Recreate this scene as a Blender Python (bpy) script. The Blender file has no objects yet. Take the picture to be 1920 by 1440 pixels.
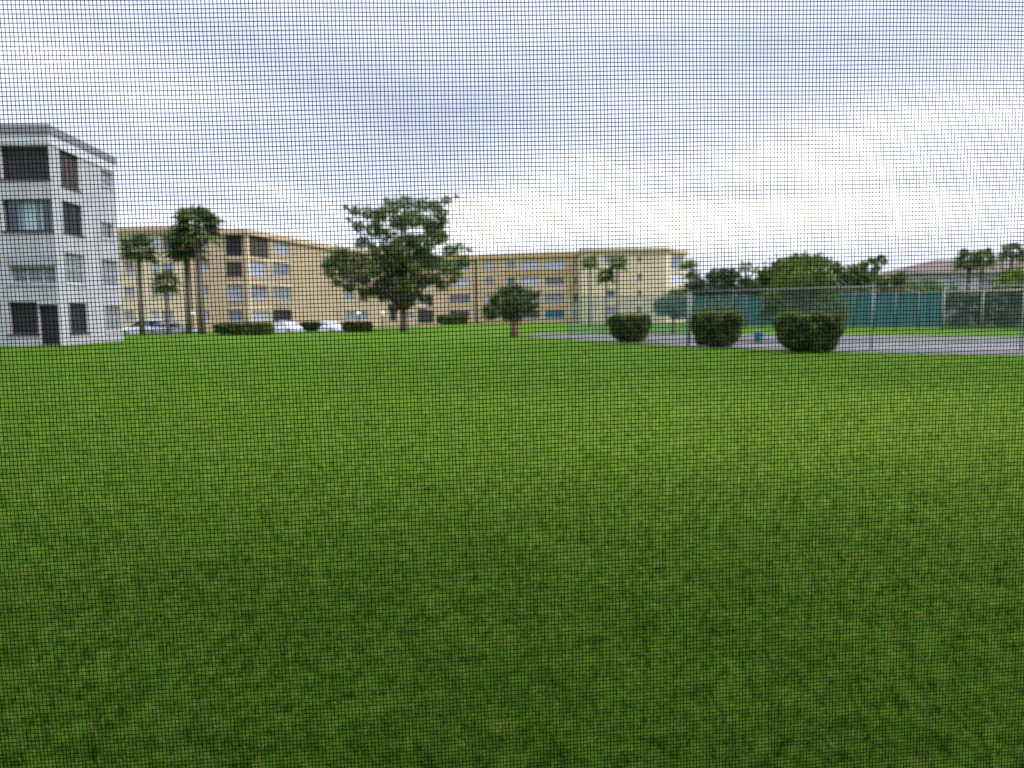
import bpy, math, random
import numpy as np
from mathutils import Vector, Matrix
random.seed(7); rng = np.random.default_rng(7)
C = bpy.context.scene.collection
R = math.radians
# ------------------------------------------------------------------ camera model (photo measured at 1920x1440)
F, EYE = 1387.0, 1.55
PITCH = math.atan(130.0/F); ROLL = R(0.35)
cp, sp = math.cos(PITCH), math.sin(PITCH)
def ray(u, v):
    a, b = (u-960)/F, (720-v)/F
    a, b = a*math.cos(ROLL)+b*math.sin(ROLL), -a*math.sin(ROLL)+b*math.cos(ROLL)
    return Vector((a, cp+b*sp, -sp+b*cp))
def P(u, v, Y):                       # point seen at (u,v) standing at distance Y
    d = ray(u, v); t = Y/d.y
    return Vector((d.x*t, Y, EYE+d.z*t))
def T(u, v, z=0.0):                   # point seen at (u,v) at height z
    d = ray(u, v); t = (z-EYE)/d.z
    return Vector((d.x*t, d.y*t, z))
# ------------------------------------------------------------------ tagging
def tag(o, label=None, cat=None, group=None, kind=None):
    if label: o['label'] = label
    if cat: o['category'] = cat
    if group: o['group'] = group
    if kind: o['kind'] = kind
    return o
def empty(name, loc, label, cat, group=None, rz=0.0):
    o = bpy.data.objects.new(name, None); C.objects.link(o)
    o.location = loc; o.rotation_euler = (0, 0, rz); o.empty_display_size = .2
    return tag(o, label, cat, group)
def copy_tree(o, parent=None):
    c = o.copy(); C.objects.link(c)
    if parent: c.parent = parent
    for ch in list(o.children): copy_tree(ch, c)
    return c
# ------------------------------------------------------------------ mesh building
class MB:
    def __init__(s): s.v = []; s.f = []
    def face(s, pts):
        n = len(s.v); s.v += [tuple(p) for p in pts]; s.f.append(tuple(range(n, n+len(pts))))
    def box(s, lo, hi, M=None):
        n = len(s.v)
        for z in (lo[2], hi[2]):
            for x, y in ((lo[0], lo[1]), (hi[0], lo[1]), (hi[0], hi[1]), (lo[0], hi[1])):
                p = Vector((x, y, z)); s.v.append(tuple(M @ p if M else p))
        for q in ((0,3,2,1),(4,5,6,7),(0,1,5,4),(1,2,6,5),(2,3,7,6),(3,0,4,7)): s.f.append(tuple(n+i for i in q))
    def tube(s, pts, rad, seg=8, cap=True):
        pts = [Vector(p) for p in pts]; n0 = len(s.v)
        if not hasattr(rad, '__len__'): rad = [rad]*len(pts)
        for i, p in enumerate(pts):
            d = (pts[min(i+1, len(pts)-1)]-pts[max(i-1, 0)]).normalized()
            a = d.orthogonal().normalized() if abs(d.z) < .9 else Vector((1,0,0))
            a = (a-d*a.dot(d)).normalized(); b = d.cross(a)
            for k in range(seg):
                t = 2*math.pi*k/seg
                s.v.append(tuple(p+(a*math.cos(t)+b*math.sin(t))*rad[i]))
        for i in range(len(pts)-1):
            for k in range(seg):
                k2 = (k+1) % seg
                s.f.append((n0+i*seg+k, n0+i*seg+k2, n0+(i+1)*seg+k2, n0+(i+1)*seg+k))
        if cap:
            s.f.append(tuple(n0+k for k in range(seg))[::-1]); m = n0+(len(pts)-1)*seg
            s.f.append(tuple(m+k for k in range(seg)))
    def prism(s, poly, z0, z1):
        n = len(s.v); k = len(poly)
        s.v += [(p[0], p[1], z0) for p in poly]+[(p[0], p[1], z1) for p in poly]
        s.f.append(tuple(n+i for i in range(k))[::-1]); s.f.append(tuple(n+k+i for i in range(k)))
        for i in range(k): j = (i+1) % k; s.f.append((n+i, n+j, n+k+j, n+k+i))
    def sphere(s, c, r, seg=14, rings=8, sz=1.0):
        n = len(s.v)
        for i in range(rings+1):
            th = math.pi*i/rings
            for k in range(seg):
                ph = 2*math.pi*k/seg
                s.v.append((c[0]+r*math.sin(th)*math.cos(ph), c[1]+r*math.sin(th)*math.sin(ph), c[2]+r*sz*math.cos(th)))
        for i in range(rings):
            for k in range(seg):
                k2 = (k+1) % seg
                s.f.append((n+i*seg+k, n+(i+1)*seg+k, n+(i+1)*seg+k2, n+i*seg+k2))
    def build(s, name, mat, parent=None, smooth=False, bevel=0):
        me = bpy.data.meshes.new(name); me.from_pydata(s.v, [], s.f); me.validate(); me.update()
        if smooth: me.polygons.foreach_set('use_smooth', [True]*len(me.polygons))
        o = bpy.data.objects.new(name, me); C.objects.link(o); me.materials.append(mat)
        if parent: o.parent = parent
        if bevel:
            b = o.modifiers.new('bevel', 'BEVEL'); b.width = bevel; b.segments = 2; b.limit_method = 'ANGLE'
        return o
def np_obj(name, V, Q, mat, parent=None, rnd=None, smooth=False):
    V = np.ascontiguousarray(V, dtype=np.float32); Q = np.ascontiguousarray(Q, dtype=np.int32)
    me = bpy.data.meshes.new(name); k = Q.shape[1]
    me.vertices.add(len(V)); me.vertices.foreach_set('co', V.ravel())
    me.loops.add(Q.size); me.loops.foreach_set('vertex_index', Q.ravel())
    me.polygons.add(len(Q)); me.polygons.foreach_set('loop_start', np.arange(0, Q.size, k, dtype=np.int32))
    if smooth: me.polygons.foreach_set('use_smooth', np.ones(len(Q), dtype=bool))
    me.update(calc_edges=True)
    if rnd is not None:
        at = me.attributes.new('rnd', 'FLOAT', 'POINT'); at.data.foreach_set('value', np.ascontiguousarray(rnd, dtype=np.float32))
    me.materials.append(mat)
    o = bpy.data.objects.new(name, me); C.objects.link(o)
    if parent: o.parent = parent
    return o
# ------------------------------------------------------------------ materials
def mat(name, col, rough=.7, metal=0, var=.0, scale=3.0, col2=None, bump=0.0, spec=.4, detail=4, stretch=None):
    m = bpy.data.materials.new(name); m.use_nodes = True; nt = m.node_tree; N = nt.nodes; L = nt.links
    b = N['Principled BSDF']; b.inputs['Roughness'].default_value = rough; b.inputs['Metallic'].default_value = metal
    b.inputs['Specular IOR Level'].default_value = spec
    b.inputs['Base Color'].default_value = (*col, 1)
    if var or col2 or bump:
        tc = N.new('ShaderNodeTexCoord'); mp = N.new('ShaderNodeMapping'); L.new(tc.outputs['Object'], mp.inputs[0])
        if stretch: mp.inputs['Scale'].default_value = stretch
        n = N.new('ShaderNodeTexNoise'); n.inputs['Scale'].default_value = scale; n.inputs['Detail'].default_value = detail
        n.inputs['Roughness'].default_value = .6
        L.new(mp.outputs[0], n.inputs['Vector'])
        if col2 is None: col2 = tuple(c*(1-var) for c in col); col = tuple(min(1, c*(1+var*.6)) for c in col)
        r = N.new('ShaderNodeValToRGB'); r.color_ramp.elements[0].position = .32; r.color_ramp.elements[1].position = .68
        r.color_ramp.elements[0].color = (*col2, 1); r.color_ramp.elements[1].color = (*col, 1)
        L.new(n.outputs['Fac'], r.inputs[0]); L.new(r.outputs[0], b.inputs['Base Color'])
        if bump:
            bp = N.new('ShaderNodeBump'); bp.inputs['Strength'].default_value = bump; bp.inputs['Distance'].default_value = .05
            L.new(n.outputs['Fac'], bp.inputs['Height']); L.new(bp.outputs[0], b.inputs['Normal'])
    return m
def leaf_mat(name, c0, c1, c2, trans=.35, nscale=.8, spec=.25):
    m = bpy.data.materials.new(name); m.use_nodes = True; nt = m.node_tree; N = nt.nodes; L = nt.links
    b = N['Principled BSDF']; b.inputs['Roughness'].default_value = .55; b.inputs['Specular IOR Level'].default_value = spec
    at = N.new('ShaderNodeAttribute'); at.attribute_name = 'rnd'
    tc = N.new('ShaderNodeTexCoord'); n = N.new('ShaderNodeTexNoise'); n.inputs['Scale'].default_value = nscale; n.inputs['Detail'].default_value = 2
    L.new(tc.outputs['Object'], n.inputs['Vector'])
    mx = N.new('ShaderNodeMath'); mx.operation = 'MULTIPLY_ADD'; mx.inputs[1].default_value = .5
    L.new(at.outputs['Fac'], mx.inputs[0])
    m2 = N.new('ShaderNodeMath'); m2.operation = 'MULTIPLY_ADD'; m2.inputs[1].default_value = 1.6; m2.inputs[2].default_value = -.55
    L.new(n.outputs['Fac'], m2.inputs[0]); L.new(m2.outputs[0], mx.inputs[2])
    r = N.new('ShaderNodeValToRGB'); e = r.color_ramp.elements
    e[0].position = .05; e[0].color = (*c0, 1); e[1].position = .95; e[1].color = (*c2, 1)
    k = e.new(.5); k.color = (*c1, 1)
    L.new(mx.outputs[0], r.inputs[0]); L.new(r.outputs[0], b.inputs['Base Color'])
    t = N.new('ShaderNodeBsdfTranslucent'); L.new(r.outputs[0], t.inputs['Color'])
    s = N.new('ShaderNodeMixShader'); s.inputs[0].default_value = trans
    L.new(b.outputs[0], s.inputs[1]); L.new(t.outputs[0], s.inputs[2]); L.new(s.outputs[0], N['Material Output'].inputs[0])
    return m
def veil_mat(name, col, opacity, scale=40):     # woven fabric: partly open
    m = bpy.data.materials.new(name); m.use_nodes = True; nt = m.node_tree; N = nt.nodes; L = nt.links
    b = N['Principled BSDF']; b.inputs['Base Color'].default_value = (*col, 1); b.inputs['Roughness'].default_value = .8
    tr = N.new('ShaderNodeBsdfTransparent'); s = N.new('ShaderNodeMixShader')
    tc = N.new('ShaderNodeTexCoord'); n = N.new('ShaderNodeTexNoise'); n.inputs['Scale'].default_value = .7; n.inputs['Detail'].default_value = 3
    L.new(tc.outputs['Object'], n.inputs['Vector'])
    r = N.new('ShaderNodeMapRange'); r.inputs[1].default_value = .3; r.inputs[2].default_value = .7
    r.inputs[3].default_value = max(0, opacity-.08); r.inputs[4].default_value = min(1, opacity+.08)
    L.new(n.outputs['Fac'], r.inputs[0]); L.new(r.outputs[0], s.inputs[0])
    L.new(tr.outputs[0], s.inputs[1]); L.new(b.outputs[0], s.inputs[2]); L.new(s.outputs[0], N['Material Output'].inputs[0])
    return m
M = {}
M['white_wall'] = mat('white_wall', (.39,.375,.39), .85, var=.16, scale=.5, bump=.05, stretch=(2.5,2.5,.5))
M['white_trim'] = mat('white_trim', (.50,.49,.52), .7, var=.04, scale=2)
M['grey_fascia'] = mat('grey_fascia', (.20,.19,.205), .7, var=.15, scale=1.5)
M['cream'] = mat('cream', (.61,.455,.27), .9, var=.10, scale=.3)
M['cream_shaded'] = mat('cream_shaded', (.36,.275,.175), .9, var=.10, scale=.3)  # same cream walls with the shade on the wings put into the colour
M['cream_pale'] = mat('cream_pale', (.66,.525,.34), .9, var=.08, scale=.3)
M['ochre'] = mat('ochre', (.50,.36,.17), .9, var=.10, scale=.5)
M['tan_trim'] = mat('tan_trim', (.46,.33,.20), .8, var=.12, scale=1)
M['roof_gravel'] = mat('roof_gravel', (.42,.38,.32), .95, var=.2, scale=4)
M['dark_screen'] = mat('dark_screen', (.018,.018,.020), .6, var=.4, scale=2)
M['brown_screen'] = mat('brown_screen', (.06,.045,.038), .6, var=.4, scale=2)
M['bronze'] = mat('bronze', (.05,.045,.04), .4, .5)
M['glass_dark'] = mat('glass_dark', (.03,.045,.06), .12, spec=.8, var=.5, scale=.8)
M['glass_grey'] = mat('glass_grey', (.16,.18,.21), .25, spec=.6, var=.35, scale=1.2)
M['glass_teal'] = mat('glass_teal', (.03,.16,.18), .2, spec=.7, var=.4, scale=1.2)
M['shutter_blue'] = mat('shutter_blue', (.30,.31,.35), .5, var=.2, scale=1.5)
M['shutter_white'] = mat('shutter_white', (.52,.54,.64), .5, var=.12, scale=1.5)
M['shutter_green'] = mat('shutter_green', (.17,.18,.18), .5, var=.2, scale=1.5)
M['curtain'] = mat('curtain', (.30,.38,.42), .8, var=.25, scale=3, stretch=(8,8,.4))
M['bark'] = mat('bark', (.13,.10,.08), .9, var=.4, scale=6, bump=.4)
M['bark_red'] = mat('bark_red', (.15,.075,.05), .9, var=.4, scale=8, bump=.4)
M['palm_bark'] = mat('palm_bark', (.17,.145,.12), .9, var=.35, scale=5, bump=.4, stretch=(1,1,6))
M['dead_frond'] = mat('dead_frond', (.16,.06,.03), .9, var=.4, scale=5)
M['leaf_big'] = leaf_mat('leaf_big', (.060,.088,.026), (.125,.17,.048), (.23,.28,.09), .45, .5)
M['leaf_palm'] = leaf_mat('leaf_palm', (.05,.075,.026), (.10,.14,.05), (.21,.26,.10), .35)
M['leaf_dark'] = leaf_mat('leaf_dark', (.03,.045,.018), (.06,.085,.03), (.12,.155,.05), .2, .4)
M['leaf_light'] = leaf_mat('leaf_light', (.04,.075,.012), (.09,.15,.02), (.20,.27,.05), .4, .5)
M['leaf_hedge'] = leaf_mat('leaf_hedge', (.058,.080,.022), (.11,.145,.038), (.25,.30,.07), .2, 1.5)
M['leaf_lime'] = leaf_mat('leaf_lime', (.06,.11,.012), (.12,.20,.018), (.22,.32,.04), .4, .5)
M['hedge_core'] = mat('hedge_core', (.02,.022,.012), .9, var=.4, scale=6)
M['galv'] = mat('galv', (.22,.23,.23), .5, .3, var=.1, scale=5)
M['galv_warm'] = mat('galv_warm', (.45,.40,.30), .5, .2)
M['windscreen'] = mat('windscreen', (.045,.165,.145), .8, var=.35, scale=.8, stretch=(3,3,.15))
M['veil'] = veil_mat('veil', (.10,.22,.20), .34)
M['chain_link'] = veil_mat('chain_link', (.15,.17,.165), .10)
M['chain_green'] = veil_mat('chain_green', (.025,.06,.035), .62)
M['asphalt'] = mat('asphalt', (.105,.10,.095), .9, var=.18, scale=.35, stretch=(.3,1.5,1), detail=6)
M['concrete'] = mat('concrete', (.185,.175,.165), .9, var=.12, scale=1.2)
M['line_paint'] = mat('line_paint', (.70,.70,.70), .7, var=.1, scale=2)
M['car_white'] = mat('car_white', (.82,.83,.84), .2, spec=.6)
M['car_silver'] = mat('car_silver', (.42,.44,.48), .25, .4)
M['car_glass_sky'] = mat('car_glass_sky', (.42,.45,.48), .08, .3, spec=.8)  # pale base: bright sky mirrored in the car windows, put into the colour
M['tyre'] = mat('tyre', (.02,.02,.02), .8)
M['rim'] = mat('rim', (.5,.5,.52), .3, .8)
M['lamp_glass'] = mat('lamp_glass', (.85,.85,.85), .2)
M['red_lamp'] = mat('red_lamp', (.4,.02,.02), .3)
M['globe'] = mat('globe', (.88,.88,.88), .3)
M['roof_tile'] = mat('roof_tile', (.15,.105,.085), .85, var=.2, scale=2, bump=.3)
M['house_wall'] = mat('house_wall', (.42,.42,.45), .85, var=.06)
M['fiberglass'] = mat('fiberglass', (.008,.009,.016), .8, spec=.08)
M['alu_frame'] = mat('alu_frame', (.30,.27,.24), .5, .3)
M['room_paint'] = mat('room_paint', (.35,.33,.30), .9)
M['stucco'] = mat('stucco', (.62,.60,.55), .9, var=.08, scale=.6)
M['teal_paint'] = mat('teal_paint', (.04,.16,.18), .6)
# lawn: two greens, straw patches, mower streaks
def lawn_mat():
    m = bpy.data.materials.new('lawn'); m.use_nodes = True; nt = m.node_tree; N = nt.nodes; L = nt.links
    b = N['Principled BSDF']; b.inputs['Roughness'].default_value = .8; b.inputs['Specular IOR Level'].default_value = .04
    g = N.new('ShaderNodeNewGeometry')
    def noise(sc, det, st=(1,1,1), rz=0):
        mp = N.new('ShaderNodeMapping'); mp.inputs['Scale'].default_value = st; mp.inputs['Rotation'].default_value = (0,0,rz)
        L.new(g.outputs['Position'], mp.inputs[0])
        n = N.new('ShaderNodeTexNoise'); n.inputs['Scale'].default_value = sc; n.inputs['Detail'].default_value = det; n.inputs['Roughness'].default_value = .65
        L.new(mp.outputs[0], n.inputs['Vector']); return n.outputs['Fac']
    def ramp(f, stops):
        r = N.new('ShaderNodeValToRGB'); e = r.color_ramp.elements
        e[0].position, e[1].position = stops[0][0], stops[-1][0]; e[0].color = (*stops[0][1], 1); e[1].color = (*stops[-1][1], 1)
        for p_, c_ in stops[1:-1]: k = e.new(p_); k.color = (*c_, 1)
        L.new(f, r.inputs[0]); return r.outputs[0]
    def mix(f, a, c, bt='MIX'):
        x = N.new('ShaderNodeMix'); x.data_type = 'RGBA'; x.blend_type = bt
        if isinstance(f, float): x.inputs[0].default_value = f
        else: L.new(f, x.inputs[0])
        L.new(a, x.inputs[6]); L.new(c, x.inputs[7]); return x.outputs[2]
    big = ramp(noise(.13, 5, (1,1.6,1), R(12)), [(.35,(.056,.128,.005)), (.65,(.088,.182,.008))])
    fine = ramp(noise(14, 6), [(.3,(.6,.62,.55)), (.5,(.97,.97,.95)), (.72,(1.3,1.28,1.15))])
    med = ramp(noise(1.3, 5, (1,1.4,1)), [(.3,(.74,.78,.8)), (.7,(1.2,1.16,1.1))])
    c = mix(1.0, mix(1.0, big, fine, 'MULTIPLY'), med, 'MULTIPLY')
    st = noise(.55, 6, (.35,1.6,1), R(-8))
    mr = N.new('ShaderNodeMapRange'); mr.inputs[1].default_value = .58; mr.inputs[2].default_value = .78; mr.inputs[4].default_value = .32
    L.new(st, mr.inputs[0])
    straw = ramp(noise(9, 3), [(.3,(.16,.15,.05)), (.7,(.26,.24,.09))])
    c = mix(mr.outputs[0], c, straw)
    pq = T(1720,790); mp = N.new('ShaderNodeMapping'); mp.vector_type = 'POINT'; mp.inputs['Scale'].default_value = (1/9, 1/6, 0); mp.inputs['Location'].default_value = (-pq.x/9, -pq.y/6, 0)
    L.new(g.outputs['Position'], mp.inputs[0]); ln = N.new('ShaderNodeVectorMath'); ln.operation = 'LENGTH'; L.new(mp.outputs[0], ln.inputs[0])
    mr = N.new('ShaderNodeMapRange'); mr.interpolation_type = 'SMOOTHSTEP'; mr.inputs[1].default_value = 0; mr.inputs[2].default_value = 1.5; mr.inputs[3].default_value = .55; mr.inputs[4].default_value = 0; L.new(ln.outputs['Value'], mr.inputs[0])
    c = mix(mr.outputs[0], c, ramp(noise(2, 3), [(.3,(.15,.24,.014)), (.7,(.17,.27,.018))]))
    L.new(c, b.inputs['Base Color'])
    bp = N.new('ShaderNodeBump'); bp.inputs['Strength'].default_value = .5; bp.inputs['Distance'].default_value = .04
    L.new(noise(22, 6), bp.inputs['Height']); L.new(bp.outputs[0], b.inputs['Normal'])
    return m
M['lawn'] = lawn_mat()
M['blade'] = leaf_mat('blade', (.022,.050,.005), (.093,.208,.010), (.33,.37,.075), .45, 12.0, spec=.06)
M['thatch'] = mat('thatch', (.09,.085,.035), .95, var=.5, scale=30)
# ------------------------------------------------------------------ ground
def sstep(a, b, x): t = min(1, max(0, (x-a)/(b-a))); return t*t*(3-2*t)
def gz(x, y):      # lawn is flat and drops to the car park at the far left
    edge = 66+8*sstep(-34, -20, x)
    return -.42*sstep(edge+.3, edge+2.2, y)*sstep(-11, -14.5, x)
xs = sorted(set([-900,-500,-300,-200,-150,-120,-100]+list(np.arange(-90, 90.1, 3.0))+[100,130,180,300,500,900]+list(np.arange(-40,-8,1.0))))
ys = sorted(set([-200,-80,-30,-10,-4]+list(np.arange(0, 60, 3.0))+list(np.arange(60, 80, .5))+list(np.arange(80, 160, 8.0))+[180,230,300,450,700,1200]))
V = [(x, y, gz(x, y)) for y in ys for x in xs]; nx = len(xs)
Q = [(j*nx+i, j*nx+i+1, (j+1)*nx+i+1, (j+1)*nx+i) for j in range(len(ys)-1) for i in range(nx-1)]
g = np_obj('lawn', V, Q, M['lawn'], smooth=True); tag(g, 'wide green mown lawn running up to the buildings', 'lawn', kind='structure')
# car park, low behind the lawn edge
mb = MB(); mb.face([(-62,69.2,-.415), (-30,69.2,-.415), (-20,77.2,-.415), (-15.5,77.2,-.415), (-15.5,83,-.415), (-62,83,-.415)])
tag(mb.build('car_park', M['asphalt']), 'grey asphalt car park behind the lawn edge', 'car park', kind='structure')
# pavement of the courts on the right
near = [T(2300,678), T(1920,667), T(1600,661), T(1280,650), T(1140,641), T(1040,634.5), T(985,631)]
far = [T(1010,625), T(1300,626), T(1600,629), T(1920,632), T(2300,636)]
mb = MB(); mb.face([(p.x, p.y, .004) for p in near+far]); tag(mb.build('court_pavement', M['asphalt']), 'pale grey paved strip beside the courts', 'pavement', kind='structure')
def strip(name, mt, pts, w, z, label):
    mb = MB(); 
    for a, b in zip(pts[:-1], pts[1:]):
        mb.face([(a.x, a.y, z), (b.x, b.y, z), (b.x, b.y+w, z), (a.x, a.y+w, z)])
    return tag(mb.build(name, mt), label, kind='structure')
strip('footpath', M['concrete'], [T(1250,645), T(1400,650), T(1600,654), T(1920,656.5), T(2300,661)], 3.0, .008, 'lighter concrete band along the pavement')
strip('kerb_line', M['concrete'], [T(1060,630), T(1300,632.5), T(1600,634), T(1920,637)], 2.2, .008, 'far light strip along the pavement')
strip('painted_line', M['line_paint'], [T(1560,645), T(1740,647), T(1920,648.5), T(2200,651)], .35, .012, 'white painted line across the grey pavement')
# grass blades near the camera
def grass():
    EX = [p.x for p in near[::-1]]; EYY = [p.y for p in near[::-1]]
    out = []; rn = []
    bands = [(2.0, 4.0, 5200, .0050, .050), (4.0, 7.0, 2600, .0065, .055), (7.0, 12.0, 950, .010, .06), (12.0, 22.0, 420, .016, .055), (22.0, 42.0, 110, .030, .055)]
    for y0, y1, dens, w, h in bands:
        am = 1.0 if y0 < 6 else (.55 if y0 < 10 else .3)
        wx = .76*y1+.8
        n = int(dens*(y1-y0)*2*wx*.95)
        y = (y0+(y1-y0)*rng.random(n))*np.exp(rng.normal(size=n)*.16); y = np.where(y < 2.0, 2.0+rng.random(n)*.6, y); x = (rng.random(n)*2-1)*wx
        k = (np.abs(x) < .76*y+.8) & ((x < .5) | (y < np.interp(x, EX, EYY)-.12)); x, y = x[k], y[k]
        # thin out in patches so soil and thatch show
        f = .16*np.sin(x*3.1+1.3*np.sin(y*2.3))*np.sin(y*3.7+1.7*np.sin(x*1.9))+.38*np.sin(x*27.1+y*9.3+3*np.sin(y*7))*np.sin(y*24.7-x*8.1+3*np.sin(x*6))+.75*np.sin(x*71+4*np.sin(y*13))*np.sin(y*63+4*np.sin(x*17))
        k = rng.random(len(x)) < np.clip(.80+.6*f*am, .12, 1); x, y, f = x[k], y[k], f[k]; n = len(x)
        a = rng.random(n)*2*np.pi; lean = rng.random(n)**.8*1.42; la = rng.random(n)*2*np.pi
        hh = h*(.55+.8*rng.random(n)); ww = w*(.7+.6*rng.random(n))
        dx, dy = np.cos(a)*ww*.5, np.sin(a)*ww*.5
        lx, ly = np.cos(la)*np.sin(lean)*hh, np.sin(la)*np.sin(lean)*hh; lz = np.cos(lean)*hh
        b0 = np.stack([x-dx, y-dy, np.zeros(n)], 1); b1 = np.stack([x+dx, y+dy, np.zeros(n)], 1)
        m0 = np.stack([x-dx*.9+lx*.45, y-dy*.9+ly*.45, lz*.62], 1); m1 = np.stack([x+dx*.9+lx*.45, y+dy*.9+ly*.45, lz*.62], 1)
        t0 = np.stack([x-dx*.25+lx, y-dy*.25+ly, lz], 1); t1 = np.stack([x+dx*.25+lx, y+dy*.25+ly, lz], 1)
        out.append(np.stack([b0, b1, m1, m0, t1, t0], 1).reshape(-1, 3))
        r_ = np.clip(.42+.85*(rng.random(n)-.5)*am+.22*f*am+.1*(1-am), 0, 1); r_ = np.where(rng.random(n) < .09*am*(1+2.2*(f > .35)), r_+.6, r_)
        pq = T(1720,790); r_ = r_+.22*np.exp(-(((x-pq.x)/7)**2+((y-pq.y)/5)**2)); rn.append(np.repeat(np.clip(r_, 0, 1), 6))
    V = np.concatenate(out); n = len(V)//6; i = np.arange(n)[:, None]*6
    Q = np.concatenate([i+np.array([0,1,2,3]), i+np.array([3,2,4,5])], 0)
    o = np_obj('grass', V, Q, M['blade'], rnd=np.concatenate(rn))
    tag(o, 'short coarse green grass blades covering the near lawn', 'grass', kind='stuff')
grass()
# ------------------------------------------------------------------ buildings
def wall_uv(A, B, u, v):
    d = ray(u, v); O = Vector((0, 0, EYE)); t = (B-A).normalized(); n = Vector((t.y, -t.x, 0))
    k = (A-O).dot(n)/d.dot(n); p = O+d*k
    return (p-A).dot(t), p.z
STY = {  # frame, pane, mullions (vertical, horizontal)
 'dark': ('bronze','dark_screen',1,0), 'darkplain': ('bronze','dark_screen',0,0), 'brown': ('bronze','brown_screen',2,0), 'glass': ('white_trim','glass_dark',1,0),
 'grey': ('white_trim','glass_grey',1,1), 'teal': ('white_trim','glass_teal',1,0), 'blue': ('white_trim','shutter_blue',2,1),
 'white': ('white_trim','shutter_white',3,0), 'green': ('white_trim','shutter_green',2,1), 'curtain': ('bronze','glass_dark',2,0), 'door': ('bronze','dark_screen',0,0),
}
class Building:
    def __init__(s, name, label, loc, H, z0, wall, fascia, group=None):
        s.e = empty(name, loc, label, 'building', group); s.loc = Vector(loc); s.H = H; s.z0 = z0; s.wm = wall; s.fm = fascia; s.mb = MB()
    def wall(s, A, B, wins=(), dep=.18, metres=False, extra=None):
        """A->B so that the outside lies to the right of A->B (towards the camera when A is left of B)."""
        A = Vector((A[0], A[1], 0)); B = Vector((B[0], B[1], 0)); t = (B-A).normalized(); n = Vector((t.y, -t.x, 0)); Lw = (B-A).length
        rects = []
        for w in wins:
            if metres: a0, a1, b0, b1 = w[:4]
            else:
                um, vm = (w[0]+w[1])/2, (w[2]+w[3])/2
                a0 = wall_uv(A, B, w[0], vm)[0]; a1 = wall_uv(A, B, w[1], vm)[0]
                b1 = wall_uv(A, B, um, w[2])[1]; b0 = wall_uv(A, B, um, w[3])[1]
            if w[4] == 'door' and rects and abs(rects[-1][1]-a0) < 1: a0 = rects[-1][1]+.01
            a0, a1 = max(.05, a0), min(Lw-.05, a1); b0 = max(s.z0+.02, b0); b1 = min(s.H-.3, b1)
            if a1-a0 > .2 and b1-b0 > .2: rects.append((a0, a1, b0, b1, w[4]))
        us = sorted({0, Lw, *[r[0] for r in rects], *[r[1] for r in rects]}); zs = sorted({s.z0, s.H, *[r[2] for r in rects], *[r[3] for r in rects]})
        W = lambda a, z, d=0: tuple(A+t*a+n*d+Vector((0, 0, z))-s.loc)
        for i in range(len(us)-1):
            for j in range(len(zs)-1):
                cu, cz = (us[i]+us[i+1])/2, (zs[j]+zs[j+1])/2
                if any(r[0] < cu < r[1] and r[2] < cz < r[3] for r in rects): continue
                s.mb.face([W(us[i], zs[j]), W(us[i+1], zs[j]), W(us[i+1], zs[j+1]), W(us[i], zs[j+1])])
        Mx = Matrix.Translation(A-s.loc) @ Matrix(((t.x, n.x, 0, 0), (t.y, n.y, 0, 0), (0, 0, 1, 0), (0, 0, 0, 1)))
        for a0, a1, b0, b1, sty in rects:
            for q in (((a0,b0),(a0,b1)), ((a1,b1),(a1,b0)), ((a0,b1),(a1,b1)), ((a1,b0),(a0,b0))):
                (p0, z_0), (p1, z_1) = q
                s.mb.face([W(p0, z_0), W(p0, z_0, -dep-.1), W(p1, z_1, -dep-.1), W(p1, z_1)])
            fr, pn, nv, nh = STY[sty]; f = MB(); fw = .06
            e = .003; x0, x1, y0, y1 = a0+e, a1-e, b0+e, b1-e
            for lo, hi in (((x0, -dep, y0), (x0+fw, -dep+.06, y1)), ((x1-fw, -dep, y0), (x1, -dep+.06, y1)),
                           ((x0+fw, -dep, y1-fw), (x1-fw, -dep+.06, y1)), ((x0+fw, -dep, y0), (x1-fw, -dep+.06, y0+fw))): f.box(lo, hi, Mx)
            for k in range(1, nv+1):
                c = x0+(x1-x0)*k/(nv+1); f.box((c-.03, -dep+.004, y0+fw), (c+.03, -dep+.05, y1-fw), Mx)
            if nh:
                c = (y0+y1)/2; f.box((x0+fw, -dep+.002, c-.025), (x1-fw, -dep+.046, c+.025), Mx)
            f.box((a0-.08, .0, b0-.09), (a1+.08, .07, b0), Mx)
            nm = 'door' if sty == 'door' else 'window'
            fo = f.build(nm, M[fr], s.e)
            p = MB(); p.face([Mx @ Vector(q) for q in ((x0, -dep+.001, y0), (x1, -dep+.001, y0), (x1, -dep+.001, y1), (x0, -dep+.001, y1))]); p.build('pane', M[pn], fo)
            if sty == 'curtain':
                c = MB(); c.face([Mx @ Vector(q) for q in ((x0+(x1-x0)*.27, -dep+.012, y0+.08), (x0+(x1-x0)*.75, -dep+.012, y0+.08), (x0+(x1-x0)*.75, -dep+.012, y1-.12), (x0+(x1-x0)*.27, -dep+.012, y1-.12))]); c.build('curtain', M['curtain'], fo)
        return Mx
    def box(s, name, mt, A, B, a0, a1, d0, d1, b0, b1):
        A = Vector((A[0], A[1], 0)); B = Vector((B[0], B[1], 0)); t = (B-A).normalized(); n = Vector((t.y, -t.x, 0))
        Mx = Matrix.Translation(A-s.loc) @ Matrix(((t.x, n.x, 0, 0), (t.y, n.y, 0, 0), (0, 0, 1, 0), (0, 0, 0, 1)))
        m = MB(); m.box((a0, d0, b0), (a1, d1, b1), Mx); return m.build(name, mt, s.e)
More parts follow.
